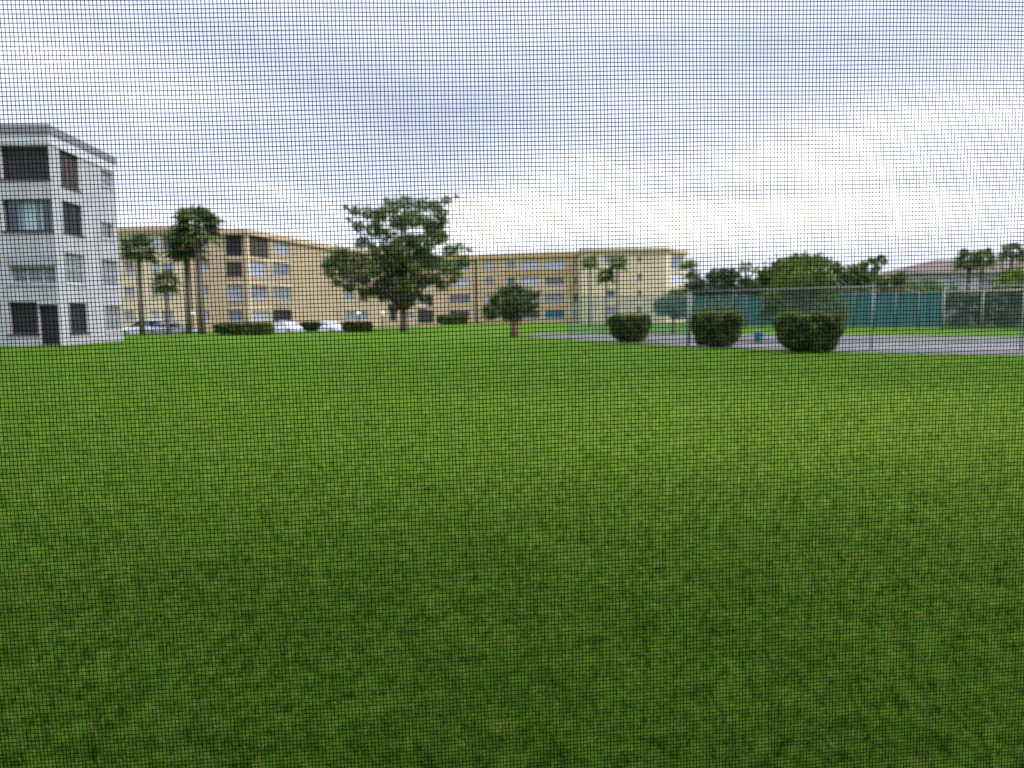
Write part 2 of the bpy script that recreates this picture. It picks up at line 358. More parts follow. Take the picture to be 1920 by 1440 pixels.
    def done(s, poly, over=.35, th=.45, z=None):
        s.mb.build('wall', s.wm, s.e)
        # roof slab: footprint pushed outwards
        pl = [Vector((p[0], p[1], 0)) for p in poly]; out = []; k = len(pl)
        for i in range(k):
            a, b, c = pl[i-1], pl[i], pl[(i+1) % k]
            t1, t2 = (b-a).normalized(), (c-b).normalized(); n1, n2 = Vector((t1.y, -t1.x, 0)), Vector((t2.y, -t2.x, 0))
            m = n1+n2; m = m/max(.3, m.dot(n1)) if m.length > .1 else n1
            out.append(b+m*over-s.loc)
        H = s.H
        m = MB(); m.prism(out, H-th*.35, H+th*.65-.06); r = m.build('roof', s.fm, s.e)
        m = MB(); m.prism([o+(Vector((sum(q.x for q in out)/k, sum(q.y for q in out)/k, 0))-o).normalized()*.12 for o in out], H+th*.65-.06, H+th*.65); m.build('roof_deck', M['roof_gravel'], r)
# --- white block on the left
c0 = T(115,648); c1 = T(232,638.5); c0.z = c1.z = 0
tdir = (c1-c0).normalized(); ndir = Vector((tdir.y, -tdir.x, 0))
fl = c0+Vector((-16, -.4, 0)); bk = c1+Vector((-20, 8, 0)); bl = fl+Vector((-2, 17, 0))
Hw = 11.6
b = Building('apartment_block', 'white four storey block with grey roof edge at the left edge of the lawn', (c0.x-6, c0.y+6, 0), Hw, 0, M['white_wall'], M['grey_fascia'])
F4 = [(-60,-8,272,335,'dark'), (0,92,273,335,'dark'), (4,99,373,433,'curtain'), (-80,-12,373,433,'curtain'), (18,106,499,531,'green'), (16,71,566,626,'darkplain'), (73,112,571,646,'door')]
b.wall(fl, c0, F4, dep=.3)
b.wall(c0, c1, [(113,148,282,352,'brown'), (118,155,381,438,'dark'), (123,160,476,532,'green'), (131,165,568,624,'darkplain'), (190,213,418,447,'glass'), (190,211,322,350,'grey'),
                (192,221,488,538,'green'), (198,228,573,622,'green')])
b.wall(c1, bk); b.wall(bk, bl); b.wall(bl, fl)
lw = (c0-fl).length
b.box('floor_band', M['white_trim'], fl, c0, 0, lw+.03, 0, .03, Hw-.7, Hw-.2)
b.box('floor_band', M['white_trim'], c0, c1, 0, (c1-c0).length, 0, .06, Hw-.75, Hw-.2)
a0 = wall_uv(fl, c0, 20, 510)[0]; a1 = wall_uv(fl, c0, 106, 510)[0]
b.box('awning_band', M['shutter_blue'], fl, c0, a0-.1, a1+.1, .0, .05, wall_uv(fl, c0, 60, 497)[1], wall_uv(fl, c0, 60, 478)[1])
b.done([fl, c0, c1, bk, bl], over=.12, th=.5)
# --- cream complex, receding to the right
HY = 12.4
def top(u, v, H=HY): p = T(u, v, H); return Vector((p.x, p.y, 0))
def rows(u0, u1, r): return [(u0, u1, a, b_, s_) for a, b_, s_ in r]
# wing 1 (behind the palms)
q0_ = [top(205,428), top(343,425)]  # split off the shaded wing; its brighter light is put into a paler cream
b = Building('apartment_block', 'brightly lit cream block with white windows behind the slim palm, next to the white block', (q0_[0].x+4, q0_[0].y+7, -.4), HY, -.42, M['cream_pale'], M['tan_trim'], 'cream apartment blocks along the far side')
ws = []
for a_, c_, s_ in ((232,252,'blue'), (283,297,'white'), (303,325,'blue')):
    for r0, r1 in ((444,466), (492,512), (538,556), (582,600)): ws.append((a_, c_, r0, r1, s_))
b.wall(q0_[0], q0_[1], ws); ba = q0_[1]+Vector((0,14,0)); bb = q0_[0]+Vector((0,14,0)); b.wall(q0_[1], ba); b.wall(ba, bb); b.wall(bb, q0_[0]); b.done(q0_+[ba, bb], over=.5, th=.7)
q = [top(345,424)+Vector((0,1.2,0)), top(345,425)+Vector((.5,1.2,0)), top(420,430), top(461,430), top(545,446)]
b = Building('apartment_block', 'long cream four storey block with orange roof line behind the tall palms', (q[2].x, q[2].y+6, -.4), HY, -.42, M['cream_shaded'], M['tan_trim'], 'cream apartment blocks along the far side')
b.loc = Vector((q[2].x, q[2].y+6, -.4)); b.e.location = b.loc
b.wall(q[0], q[1])
ws = [(379,391,446,465,'grey'), (379,391,489,507,'grey'), (377,391,535,555,'grey'), (379,393,583,601,'grey')]
b.wall(q[1], q[2], ws)
b.wall(q[2], q[3], [(423,454,439,478,'dark'), (423,454,491,516,'brown'), (426,455,535,562,'blue'), (427,455,583,603,'grey')])
b.wall(q[3], q[4], [(464,503,441,480,'brown'), (466,500,491,517,'blue'), (468,502,536,560,'grey'), (470,506,584,601,'blue'),
                    (512,541,454,476,'blue'), (512,544,492,517,'grey'), (512,546,538,563,'green'), (512,547,575,601,'darkplain')])
ba = q[4]+Vector((3,14,0)); bb = q[0]+Vector((-4,16,0))
b.wall(q[4], ba); b.wall(ba, bb); b.wall(bb, q[0])
for zz in (2.6, 5.75, 8.9):
    b.box('floor_band', M['cream_pale'], q[2], q[3], 0, (q[3]-q[2]).length, 0, .06, zz-.1, zz+.1); b.box('floor_band', M['cream_pale'], q[3], q[4], 0, (q[4]-q[3]).length, 0, .06, zz-.1, zz+.1)
b.box('corner_pier', M['cream_pale'], q[3], q[4], -.1, .35, 0, .1, -.4, HY-.3)
b.done(q+[ba, bb], over=.45, th=.7)
# wing 2 (steps back behind the big tree)
q = [top(549,455), top(612,461), top(705,470), top(820,478)]
b = Building('apartment_block', 'shaded cream four storey block partly hidden by the broad tree', (q[1].x, q[1].y+8, -.4), HY, -.42, M['cream_shaded'], M['tan_trim'], 'cream apartment blocks along the far side')
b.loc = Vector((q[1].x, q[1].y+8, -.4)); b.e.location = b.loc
b.wall(q[0], q[1], [(568,577,467,484,'grey'), (570,581,507,521,'grey'), (573,583,544,558,'grey'), (573,585,581,598,'grey'), (592,604,509,523,'green'), (592,604,545,560,'green')])
b.wall(q[1], q[2], [(610,632,475,495,'glass'), (609,632,510,530,'glass'), (608,632,545,565,'brown'), (647,664,540,563,'grey'), (673,690,542,563,'brown'), (647,664,510,530,'grey'), (673,690,511,530,'brown'), (608,634,585,598,'green'), (647,690,583,599,'grey')])
b.wall(q[2], q[3], [(712,724,546,564,'grey'), (731,743,583,600,'dark'), (761,776,586,598,'grey'), (765,777,550,572,'dark'), (782,799,551,573,'blue'), (802,812,553,573,'dark'),
                    (783,800,579,604,'door'), (803,813,581,604,'door'), (731,745,515,533,'grey'), (765,780,517,536,'grey'), (790,810,519,538,'grey')])
ba = q[3]+Vector((3,14,0)); bb = q[0]+Vector((6,16,0))
b.wall(q[3], ba); b.wall(ba, bb); b.wall(bb, q[0])
b.done(q+[ba, bb], over=.5, th=.6)
# wing 3 (level roof, white shutters)
q = [top(822,483), top(890,483), top(1066,477.5), top(1087,477)]
q[0].y += 1; q[1].y = q[0].y-.2
b = Building('apartment_block', 'cream four storey block with rows of white shutters and ochre pier', (q[1].x+6, q[1].y+8, 0), HY, 0, M['cream'], M['ochre'], 'cream apartment blocks along the far side')
b.wall(q[0], q[1], [(845,880,490,506,'white'), (845,880,522,537,'white'), (843,881,552,568,'grey'), (842,880,582,597,'glass'), (821,832,522,537,'grey'), (821,832,553,567,'grey'), (821,832,583,597,'dark')])
W3 = []
for a_, c_, st in ((909,925,('white','blue','white','grey')), (951,966,('blue','teal','grey','grey')), (976,1013,('white','white','blue','teal')), (1022,1058,('white','grey','blue','teal')), (1077,1084,('white','grey','dark','grey'))):
    for (r0, r1), s_ in zip(((490,504), (520,534), (551,567), (581,597)), st):
        if a_ != 1077: W3.append((a_, c_, r0, r1, s_))
b.wall(q[1], q[2], W3)
b.wall(q[2], q[3], [(1074,1083,490,504,'white'), (1074,1083,520,534,'grey'), (1074,1083,551,566,'dark'), (1074,1083,582,596,'blue')])
L3 = (q[2]-q[1]).length; f0 = (951-890)/(1066-890)*L3
for v0, v1 in ((506,519), (536,549)):
    z1 = wall_uv(q[1], q[2], 1000, v0)[1]; z0_ = wall_uv(q[1], q[2], 1000, v1)[1]
    b.box('ochre_band', M['ochre'] if v0 == 506 else M['cream_pale'], q[1], q[2], f0-.6, L3-.02, 0, .05, z0_, z1)
b.box('corner_pier', M['ochre'], q[1], q[2], L3-.05, L3+1.0, .0, .25, 3.6, HY-.3)
b.box('downpipe', M['bronze'], q[1], q[2], .15, .4, 0, .2, .2, HY-.4)
b.box('corner_pier', M['cream_pale'], q[1], q[2], .6, 1.1, 0, .15, .2, HY-.3)
ba = q[3]+Vector((0,13,0)); bb = q[0]+Vector((0,13,0))
b.wall(q[3], ba); b.wall(ba, bb); b.wall(bb, q[0])
b.done(q+[ba, bb], over=.5, th=.9)
# wing 4: end block
q = [top(1090,471.5), top(1250,469), top(1287,474)]
b = Building('apartment_block', 'cream end block with few small windows and screened corner balconies', (q[1].x-6, q[1].y+8, 0), HY, 0, M['cream_pale'], M['tan_trim'], 'cream apartment blocks along the far side')
b.wall(q[0], q[1], [(1134,1147,479,490,'blue'), (1195,1203,481,491,'grey'), (1195,1204,513,525,'teal'), (1195,1203,544,555,'teal'), (1194,1203,575,588,'grey'), (1134,1153,544,557,'teal'), (1134,1154,575,589,'blue'), (1134,1150,512,523,'grey')])
b.wall(q[1], q[2], [(1257,1281,479,505,'grey'), (1257,1281,511,532,'white'), (1257,1281,541,560,'grey'), (1257,1281,570,590,'green')])
ba = q[2]+Vector((0,13,0)); bb = q[0]+Vector((0,15,0))
b.wall(q[2], ba); b.wall(ba, bb); b.wall(bb, q[0])
b.done(q+[ba, bb], over=.4, th=.7)
# --- house with brown hipped roof, far right
YH = 105; e0 = P(1690,512,YH); e1 = Vector((e0.x+46, YH, e0.z)); ze = e0.z; zr = P(1800,486,YH+6).z
hs = empty('house', (e0.x+15, YH+6, 0), 'white house with brown hipped roof beyond the court fence', 'house'); o = Vector((e0.x+15, YH+6, 0))
m = MB(); lo = [(e0.x, YH, ze), (e1.x, YH, ze), (e1.x, YH+13, ze), (e0.x, YH+13, ze)]; r0, r1 = (e0.x+8.5, YH+6.5, zr), (e1.x-8.5, YH+6.5, zr)
rel = lambda p: tuple(Vector(p)-o)
for f_ in ([lo[0], lo[1], r1, r0], [lo[1], lo[2], r1], [lo[2], lo[3], r0, r1], [lo[3], lo[0], r0], lo[::-1]): m.face([rel(p) for p in f_])
m.build('roof', M['roof_tile'], hs)
m = MB(); m.box(rel((e0.x+.8, YH+.8, 0)), rel((e1.x-.8, YH+12.2, ze-.02))); m.build('wall', M['house_wall'], hs)
for k in range(9):
    x = e0.x+3+k*4.4
    f = MB(); f.box(rel((x, YH+.70, ze-2.2)), rel((x+1.7, YH+.79, ze-.6))); w = f.build('window', M['white_trim'], hs)
    f = MB(); f.box(rel((x+.12, YH+.66, ze-2.08)), rel((x+1.58, YH+.698, ze-.72))); f.build('pane', M['shutter_blue' if k % 2 else 'glass_grey'], w)
# ------------------------------------------------------------------ vegetation
def leaf_quads(cen, size, up=.25):
    n = len(cen)
    a = rng.normal(size=(n,3)); a /= np.linalg.norm(a, axis=1, keepdims=True)
    b = rng.normal(size=(n,3)); b[:,2] *= .6; b -= a*(a*b).sum(1, keepdims=True); b /= np.linalg.norm(b, axis=1, keepdims=True)
    s = size*(.6+.8*rng.random((n,1)))
    V = np.stack([cen-a*s, cen-b*s*.45, cen+a*s, cen+b*s*.45], 1).reshape(-1,3)
    return V, np.arange(n*4).reshape(n,4)
def crown(cl, per, size, flat=.8):
    """cl: clumps (x,y,z,r); leaves sit mostly near each clump's skin"""
    C_ = []; R_ = []
    for (x, y, z, r) in cl:
        n = max(8, int(per*2.6*r*r)); d = rng.normal(size=(n,3)); d /= np.linalg.norm(d, axis=1, keepdims=True)
        rad = r*(.25+.75*rng.random((n,1))**.45)*(1+.18*np.sin(d[:,:1]*7+x)*np.sin(d[:,2:]*6+y))
        rad = np.where(rng.random((n,1)) < .22, rad*1.45, rad*.95)
        C_.append(np.array([x,y,z])+d*rad*np.array([1,1,flat])); R_.append(np.full(n, rng.random()*.35)+rng.random(n)*.65)
    cen = np.concatenate(C_); V, Q = leaf_quads(cen, size); return V, Q, np.repeat(np.concatenate(R_), 4)
def broad_tree(name, base, H, W, label, cat, leaf='leaf_big', seed=0, trunk=.3, per=70, size=.2, clumps=None, fork=.35, group=None, bark='bark', nclump=26, low=.3, crad=(.12,.2)):
    rs = random.Random(seed); e = empty(name, base, label, cat, group)
    if clumps is None:
        clumps = []
        for i in range(nclump):
            t = rs.random(); zz = low+(1-low)*t*.93; wr = math.sin(math.pi*min(1, .18+.78*t))**.7
            an = rs.random()*6.283; rr = W*.5*wr*math.sqrt(rs.random())*.85
            clumps.append((rr*math.cos(an), rr*math.sin(an), H*zz, W*rs.uniform(*crad)))
    V, Q, rn = crown(clumps, per, size)
    m = MB(); fk = H*fork
    m.tube([(0,0,-.1), (trunk*.1,0,fk*.3), (0,trunk*.1,fk)], [trunk*1.25, trunk, trunk*.8], 10)
    for (x, y, z, r) in clumps[:48]:
        mid = Vector((x*.45+rs.uniform(-.2,.2), y*.45+rs.uniform(-.2,.2), fk+(z-fk)*.55))
        st = fk*rs.uniform(.75,.98)
        m.tube([(0,0,st), tuple(mid), (x, y, z)], [trunk*.38, trunk*.22, trunk*.06], 5, cap=False)
    m.build('trunk', M[bark], e, smooth=True)
    np_obj('crown', V, Q, M[leaf], e, rn)
    return e
def palm(name, base, H, R_, label, seed=0, nf=34, trunk=.17, dead=6, lean=0.0, group=None, leaf='leaf_palm', droop=.8):
    rs = random.Random(seed); e = empty(name, base, label, 'palm tree', group)
    hub = Vector((lean*H, 0, H-R_*.75))
    m = MB(); m.tube([(0,0,-.1), (lean*H*.3, 0, H*.35), tuple(hub*.85+Vector((0,0,0))), tuple(hub)], [trunk*1.3, trunk, trunk*.95, trunk*1.2], 9)
    m.build('trunk', M['palm_bark'], e, smooth=True)
    V = []; Q = []; rn = []; DV = []; DQ = []
    def frond(az, el, Lp, fr, V, Q, rn):
        d = Vector((math.cos(az)*math.cos(el), math.sin(az)*math.cos(el), math.sin(el)))
        c = hub+d*Lp*.5; c.z -= Lp*.05
        side = Vector((-math.sin(az), math.cos(az), 0)); upv = side.cross(d)
        sh = rs.random()
        n = len(V); V += [tuple(hub+side*.03), tuple(hub-side*.03), tuple(c-side*.02), tuple(c+side*.02)]; Q.append((n, n+1, n+2, n+3)); rn.extend([sh]*4)
        for k in range(15):
            t = R(-105+210*k/14); ld = (d*math.cos(t)+side*math.sin(t)).normalized(); ln = fr*(.75+.25*math.cos(t))*rs.uniform(.85,1.1)
            mid = c+ld*ln*.55+upv*.05*fr; tip = c+ld*ln; tip.z -= droop*ln*rs.uniform(.25,.6)
            w = side.cross(ld); w = (d*(-math.sin(t))+side*math.cos(t))*fr*.075
            n = len(V); V += [tuple(c), tuple(mid-w), tuple(tip), tuple(mid+w)]; Q.append((n, n+1, n+2, n+3)); s2 = min(1, max(0, sh*.6+rs.random()*.4)); rn.extend([s2]*4)
    nf = int(nf*.8)
    for i in range(nf):
        el = math.asin(max(-.75, min(.98, -.6+1.55*(i+.5)/nf))); az = i*2.39996+rs.uniform(-.2,.2)
        frond(az, el, R_*rs.uniform(.7,1.2), R_*rs.uniform(.62,.82), V, Q, rn)
    np_obj('crown', V, Q, M[leaf], e, rn)
    if dead:
        drn = []
        for i in range(dead): frond(rs.random()*6.28, R(rs.uniform(-75,-45)), R_*.35, R_*.4, DV, DQ, drn)
        np_obj('dead_fronds', DV, DQ, M['dead_frond'], e, drn)
    return e
def hedge(name, base, wx, wy, H, label, cat='hedge', taper=.85, leaf='leaf_hedge', size=.06, dens=800, rz=0, group=None, roundness=.25, twig=True, seed=1):
    e = empty(name, base, label, cat, group, rz)
    n = int(dens*(wx*wy+2*(wx+wy)*H)); p = rng.random((n,3))*2-1
    # push to the surface of a rounded box
    ax = rng.choice(3, n, p=np.array([wy*H, wx*H, wx*wy*1.2])/(wy*H+wx*H+wx*wy*1.2)); sg = np.sign(rng.random(n)-.5); sg = np.where(ax == 2, np.where(rng.random(n) < .85, 1, -1), sg)
    p[np.arange(n), ax] = sg*(1-.16*rng.random(n)**1.5)
    L4 = (np.abs(p)**5).sum(1)**.2; p = p/np.maximum(1, L4)[:,None]
    p *= 1+.05*(np.sin(p[:,:1]*6+seed)*np.sin(p[:,1:2]*5)+np.sin(p[:,2:]*7+seed)*np.sin(p[:,:1]*9))
    zz = (p[:,2]+1)/2; k = taper+(1-taper)*np.clip(zz*1.5, 0, 1)
    cen = np.stack([p[:,0]*wx/2*k, p[:,1]*wy/2*k, .06*H+zz*H*.94], 1)
    V, Q = leaf_quads(cen, size); rn = np.clip(rng.random(n)*.55+(zz > .9)*.6*rng.random(n), 0, 1)
    # new shoots standing proud of the clipped top
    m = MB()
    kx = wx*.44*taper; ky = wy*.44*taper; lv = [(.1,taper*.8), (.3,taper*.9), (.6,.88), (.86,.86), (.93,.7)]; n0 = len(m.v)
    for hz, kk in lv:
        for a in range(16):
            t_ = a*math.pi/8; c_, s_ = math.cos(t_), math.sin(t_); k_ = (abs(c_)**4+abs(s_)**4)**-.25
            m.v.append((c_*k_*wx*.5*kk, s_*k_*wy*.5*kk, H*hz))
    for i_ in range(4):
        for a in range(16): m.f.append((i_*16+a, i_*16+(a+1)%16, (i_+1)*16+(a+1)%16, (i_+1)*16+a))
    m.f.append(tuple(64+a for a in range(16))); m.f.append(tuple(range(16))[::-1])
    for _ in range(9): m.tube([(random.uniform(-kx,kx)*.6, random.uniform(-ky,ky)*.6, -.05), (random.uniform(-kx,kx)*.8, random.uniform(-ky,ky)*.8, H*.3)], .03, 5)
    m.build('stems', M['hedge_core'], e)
    np_obj('foliage', V, Q, M[leaf], e, np.repeat(rn, 4))
    return e
# clipped shrubs on the lawn edge
for i, (u0, u1, vt, vb, lb) in enumerate([(1142,1217,591,643,'smallest clipped shrub of the three, standing before the cream end block'),
                              (1295,1391,587,653,'middle clipped shrub of the three on the lawn edge'),
                              (1452,1577,589,663,'widest clipped shrub of the three, dark and flat topped, in front of the bushy tree')]):
    g0 = T((u0+u1)/2, vb); Y = g0.y+.9; a = P(u0, 620, Y); c = P(u1, 620, Y); h = P((u0+u1)/2, vt, Y).z+.03
    hedge('clipped_shrub', ((a.x+c.x)/2+.05, Y, 0), c.x-a.x-.05, 2.0, h, lb, 'shrub', taper=.74, group='clipped shrubs along the lawn edge', seed=i*3+1, rz=R(-20))
# low hedges by the car park
for u0, u1, vt, vb, lb, tp in [(404,512,606,628,'long low dark hedge in front of the cream block left of the white cars', .95),
                       (566,600,604,621,'small rounded dark shrub standing between the two white cars', .6),
                       (642,697,604,622,'low dark hedge right of the white cars beneath the broad tree', .95),
                       (819,878,591,608,'low dark hedge against the far cream block behind the lawn', .95)]:
    g0 = T((u0+u1)/2, vb)
    if u0 == 819: g0.y = 118
    Y = g0.y; a = P(u0, 600, Y); c = P(u1, 600, Y); h = P((u0+u1)/2, vt, Y).z
    hedge('hedge' if u1-u0 > 40 else 'shrub', ((a.x+c.x)/2, Y, 0), c.x-a.x, 1.6, h, lb, 'hedge' if u1-u0 > 40 else 'shrub', taper=tp, size=.11, dens=330)
# broad tree in the middle
Y = 71.0; bp = T(757,622); Y = bp.y
def cl(u, v, rp, dy=0): p = P(u, v, Y+dy); return (p.x-bp.x, p.y-bp.y, p.z, rp/F*Y)
CL = [cl(*c) for c in [(665,395,12),(690,400,16,1),(672,425,13,-1),(700,430,17),(680,455,14,1),(715,400,15),(735,388,17,-2),(760,380,17),(790,385,17,2),(815,385,15),(838,376,10,1),(825,400,14,-1),
      (720,440,18,2),(745,415,19),(775,412,20,-2),(805,420,17,1),(830,415,12),(735,470,18,-2),(765,455,22,2),(795,455,22,-2),(825,445,17),(845,470,17,2),(862,463,10),(870,490,15,-1),
      (640,480,20),(620,492,16,1),(618,512,12),(650,510,20,-2),(675,490,21,2),(680,520,18),(705,500,22,-2),(720,530,20,2),(745,500,24),(775,495,25,-1),(805,490,22,2),(835,500,20,-2),(856,510,13),
      (700,548,14),(735,550,17,2),(760,535,20,-2),(790,525,18,1),(815,522,15),(740,575,13),(762,572,12,-1),(775,555,13,1),(655,412,6),(648,388,6),(855,368,5),(880,468,7),(725,376,7),(632,530,11),(655,538,13),(680,545,12,-1),(612,498,10),(640,500,14,2),(720,555,13),(795,560,12),(830,535,13),(850,525,10)]]
_r = random.Random(4)
for _ in range(46):
    an = _r.random()*6.283; rr = _r.random()**.6; CL.append(cl(752+95*rr*math.cos(an), 465+88*rr*math.sin(an)*(1 if rr < .8 else .8), _r.uniform(6, 12), _r.uniform(-3, 3)))
broad_tree('broad_tree', (bp.x, bp.y, 0), 12, 13, 'tall broad spreading tree standing alone on the lawn edge', 'tree', 'leaf_big', 3, trunk=.34, per=210, size=.15, clumps=CL, fork=.22)
# small round tree on the lawn
bp = T(964,632); Y = bp.y
CL = [cl(*c) for c in [(960,552,15),(940,560,15),(980,560,15),(925,575,13),(1000,555,9),(960,575,18),(940,585,13),(985,578,14),(918,590,10),(955,592,10),(1000,575,9),(975,545,9),(945,546,9),(972,598,7),(912,580,7),(1008,548,5),(955,542,9),(970,540,8),(990,548,8),(930,560,10),(925,592,7),(1000,590,6)]]
CL = [(a[0]*1.04, a[1], a[2], a[3]*1.22) for a in CL]
broad_tree('small_tree', (bp.x, bp.y, 0), 3.5, 4, 'small bushy tree with thick reddish trunk on the lawn right of centre', 'tree', 'leaf_palm', 5, trunk=.27, per=420, size=.1, clumps=CL, fork=.38, bark='bark_red')
# palms on the left
def palm_at(u, vc, rp, vb, Y, **k):
    if Y is None: g0 = T(u, vb); Y = g0.y
    c = P(u, vc, Y); z0 = gz(c.x, Y); R_ = rp/F*Y
    return palm('palm_tree', (c.x, Y, z0), c.z-z0+R_*.75, R_, k.pop('label'), group='palms in front of the buildings', **k)
palm_at(259,466,37,628,64.5, label='slim palm with round head close to the white block, left of the tallest palm', seed=1, dead=3, trunk=.2)
palm_at(370,424,50,629,65.0, label='tallest palm with large round head over the cream roof', seed=2, dead=9, nf=46, trunk=.26, lean=-.005)
palm_at(348,462,42,629,67.5, label='second tall palm, its head tucked under the tallest one at its left', seed=12, dead=6, nf=36, trunk=.24)
palm_at(311,531,31,622,69.5, label='short young palm behind the parked cars', seed=3, dead=0, nf=24, trunk=.13, leaf='leaf_big')
# palms before the end block
for u, vc, rp, sd, lb in ((1106,492,19,4,'left of three small palms before the cream end block'), (1158,492,22,5,'right and tallest of three small palms before the cream end block'), (1137,516,22,6,'lowest of three small palms before the cream end block, between the other two')):
    palm_at(u, vc, rp, 0, 84.0+sd, label=lb, seed=sd, dead=0, nf=26, trunk=.13, leaf='leaf_big')
# dark tree by the corner of the windscreen fence
p = P(1262,600,58); broad_tree('small_tree', (p.x, 58, 0), P(1262,545,58).z, 3.2, 'small dark tree with thin trunk right of the smallest clipped shrub', 'tree', 'leaf_palm', 21, trunk=.12, per=300, size=.11, nclump=22, low=.45, fork=.35, bark='bark_red')
# bushy tree above the widest shrub
Y = 40.0; p = P(1508,610,Y); bp = Vector((p.x, Y, 0))
CL = [cl(*c) for c in [(1450,570,20),(1475,545,22,1),(1500,530,22,-1),(1530,535,22),(1555,560,20,1),(1575,580,14),(1510,560,24),(1480,590,20,-1),(1440,595,14),(1540,590,18),(1495,510,14),(1525,515,12),(1460,530,12),(1580,598,10)]]
CL = [(a[0], a[1], a[2]+.12, a[3]*1.25) for a in CL]+[cl(*c) for c in [(1490,498,15),(1515,492,15,1),(1470,515,16),(1545,505,15,-1),(1560,525,16),(1445,550,16)]]
broad_tree('bushy_tree', (p.x, Y, 0), 4, 4, 'loose yellow green bushy tree rising behind the widest clipped shrub', 'tree', 'leaf_light', 9, trunk=.12, per=330, size=.09, clumps=CL, fork=.2)
Y = 46.0; p = P(1345,600,Y); bp = Vector((p.x, Y, 0))
CL = [cl(*c) for c in [(1320,585,14),(1345,575,16),(1370,585,14),(1332,598,12),(1360,600,12)]]
broad_tree('bushy_tree', (p.x, Y, 0), 2, 3, 'pale low bush showing above the middle clipped shrub', 'bush', 'leaf_light', 19, trunk=.08, per=300, size=.09, clumps=CL, fork=.2)
# far trees beyond the courts
def far_tree(pts, Y_, label, leaf, seed, per=45, size=.3, trunk=.3, name='dense_tree'):
    global Y, bp
    _q = random.Random(seed)
    Y = Y_; ux = sum(a[0] for a in pts)/len(pts); p = P(ux, 590, Y); bp = Vector((p.x, Y, 0))
    broad_tree(name, (p.x, Y, 0), P(ux, min(a[1] for a in pts), Y).z, 6, label, 'tree', leaf, seed, trunk=trunk, per=per, size=size, clumps=[cl(*a) for a in pts]+[cl(a[0]+_q.uniform(-10,10), a[1]+_q.uniform(2,14), a[2]*_q.uniform(.8,1.1), _q.uniform(-2,3)) for a in pts], fork=.3, group='trees beyond the courts')
far_tree([(1296,495,12),(1300,515,13,2),(1292,540,14),(1310,530,12,2),(1292,575,16),(1315,565,16,2),(1305,592,14)], 118, 'tree rising against the corner of the cream end block', 'leaf_big', 31)
far_tree([(1310,535,18),(1340,520,20,2),(1365,515,18,-2),(1330,545,16),(1365,545,20,2),(1320,565,18),(1370,575,20),(1340,590,18,2)], 100, 'dark dense tree left of the wide flat topped tree', 'leaf_dark', 32, per=55)
far_tree([(1400,530,17),(1425,535,17,2),(1395,550,15),(1430,550,15,-2),(1412,575,18),(1440,575,16),(1405,595,14,2)], 98, 'dark low tree under the slim distant palm', 'leaf_dark', 33, per=55)
far_tree([(1440,515,20),(1465,500,20,2),(1490,492,17,-2),(1515,488,16),(1545,492,15,2),(1568,500,13),(1500,510,20),(1470,530,22,2),(1535,525,18,-2),(1450,545,20),(1500,545,22),(1550,545,20,2),(1585,520,14),(1480,575,22),(1530,580,22),(1575,560,18)], 92, 'wide flat topped green tree rising beyond the court fence', 'leaf_big', 34, per=75)
far_tree([(1600,505,12),(1620,498,11,1),(1638,490,9),(1652,482,6),(1610,525,15),(1635,515,11,2),(1595,545,16),(1625,545,15,-2),(1610,575,17),(1640,560,12)], 88, 'green tree with one thin limb pointing up to the right', 'leaf_big', 35, per=75)
far_tree([(1655,530,13),(1675,522,12,2),(1692,518,12),(1665,545,14),(1690,540,14,2),(1650,555,12),(1680,570,16),(1705,560,14)], 90, 'rounded green tree left of the brown roofed house', 'leaf_big', 36, per=60)
far_tree([(1712,535,11),(1728,538,11,1),(1745,532,12),(1762,535,11,1),(1785,537,10),(1725,555,13),(1755,556,13),(1790,556,12)], 82, 'light green low bushes below the brown roof', 'leaf_lime', 37, per=60, size=.22, name='bush_row')
far_tree([(1865,530,12),(1885,518,15,1),(1908,512,15),(1935,512,18,1),(1880,540,15),(1915,540,18),(1950,545,20),(1850,550,12),(1900,565,18),(1940,570,20)], 80, 'bright green bush at the right edge in front of the house', 'leaf_lime', 38, per=60, size=.22)
far_tree([(1780,568,14),(1790,598,14),(1800,560,13),(1825,562,13),(1845,565,13),(1870,560,14),(1810,585,15),(1840,588,15),(1875,588,16),(1905,590,18),(1935,595,18)], 74, 'dark green hedge of trees behind the mesh at the right', 'leaf_dark', 39, per=70, size=.2)
palm_at(1398,500,17,0,112, label='slim distant palm standing above the dark trees', seed=41, dead=0, nf=18, trunk=.15, leaf='leaf_big')
palm_at(1818,488,30,0,86, label='leaning round palm in front of the brown roof, reddish trunk', seed=42, dead=8, nf=36, trunk=.22)
palm_at(1842,486,26,0,90, label='palm directly behind and right of the reddish trunked palm', seed=43, dead=4, nf=30, trunk=.22)
palm_at(1898,472,24,0,93, label='tall palm over the roof near the right edge', seed=44, dead=2, nf=28, trunk=.18)
palm_at(1935,478,24,0,96, label='palm cut by the right edge of the picture', seed=45, dead=2, nf=28, trunk=.18)
palm_at(1880,480,12,0,99, label='small thin palm between the two roof palms and the right edge palm', seed=46, dead=0, nf=18, trunk=.12)
# a few more trees further off close the skyline beyond the courts
for i, (u, v, w, Yq) in enumerate([(1330,550,60,150), (1430,545,60,150), (1530,540,70,160), (1640,545,60,150)]):
    far_tree([(u-w*.4,v+8,w*.3), (u,v,w*.32,3), (u+w*.4,v+6,w*.3), (u-w*.2,v+26,w*.35), (u+w*.25,v+26,w*.35)], Yq, ['far dark trees behind the dark dense tree','far trees behind the dark low tree','far trees behind the wide flat topped tree','far trees behind the thin limbed tree'][i], 'leaf_dark', 50+i, per=22, size=.5)
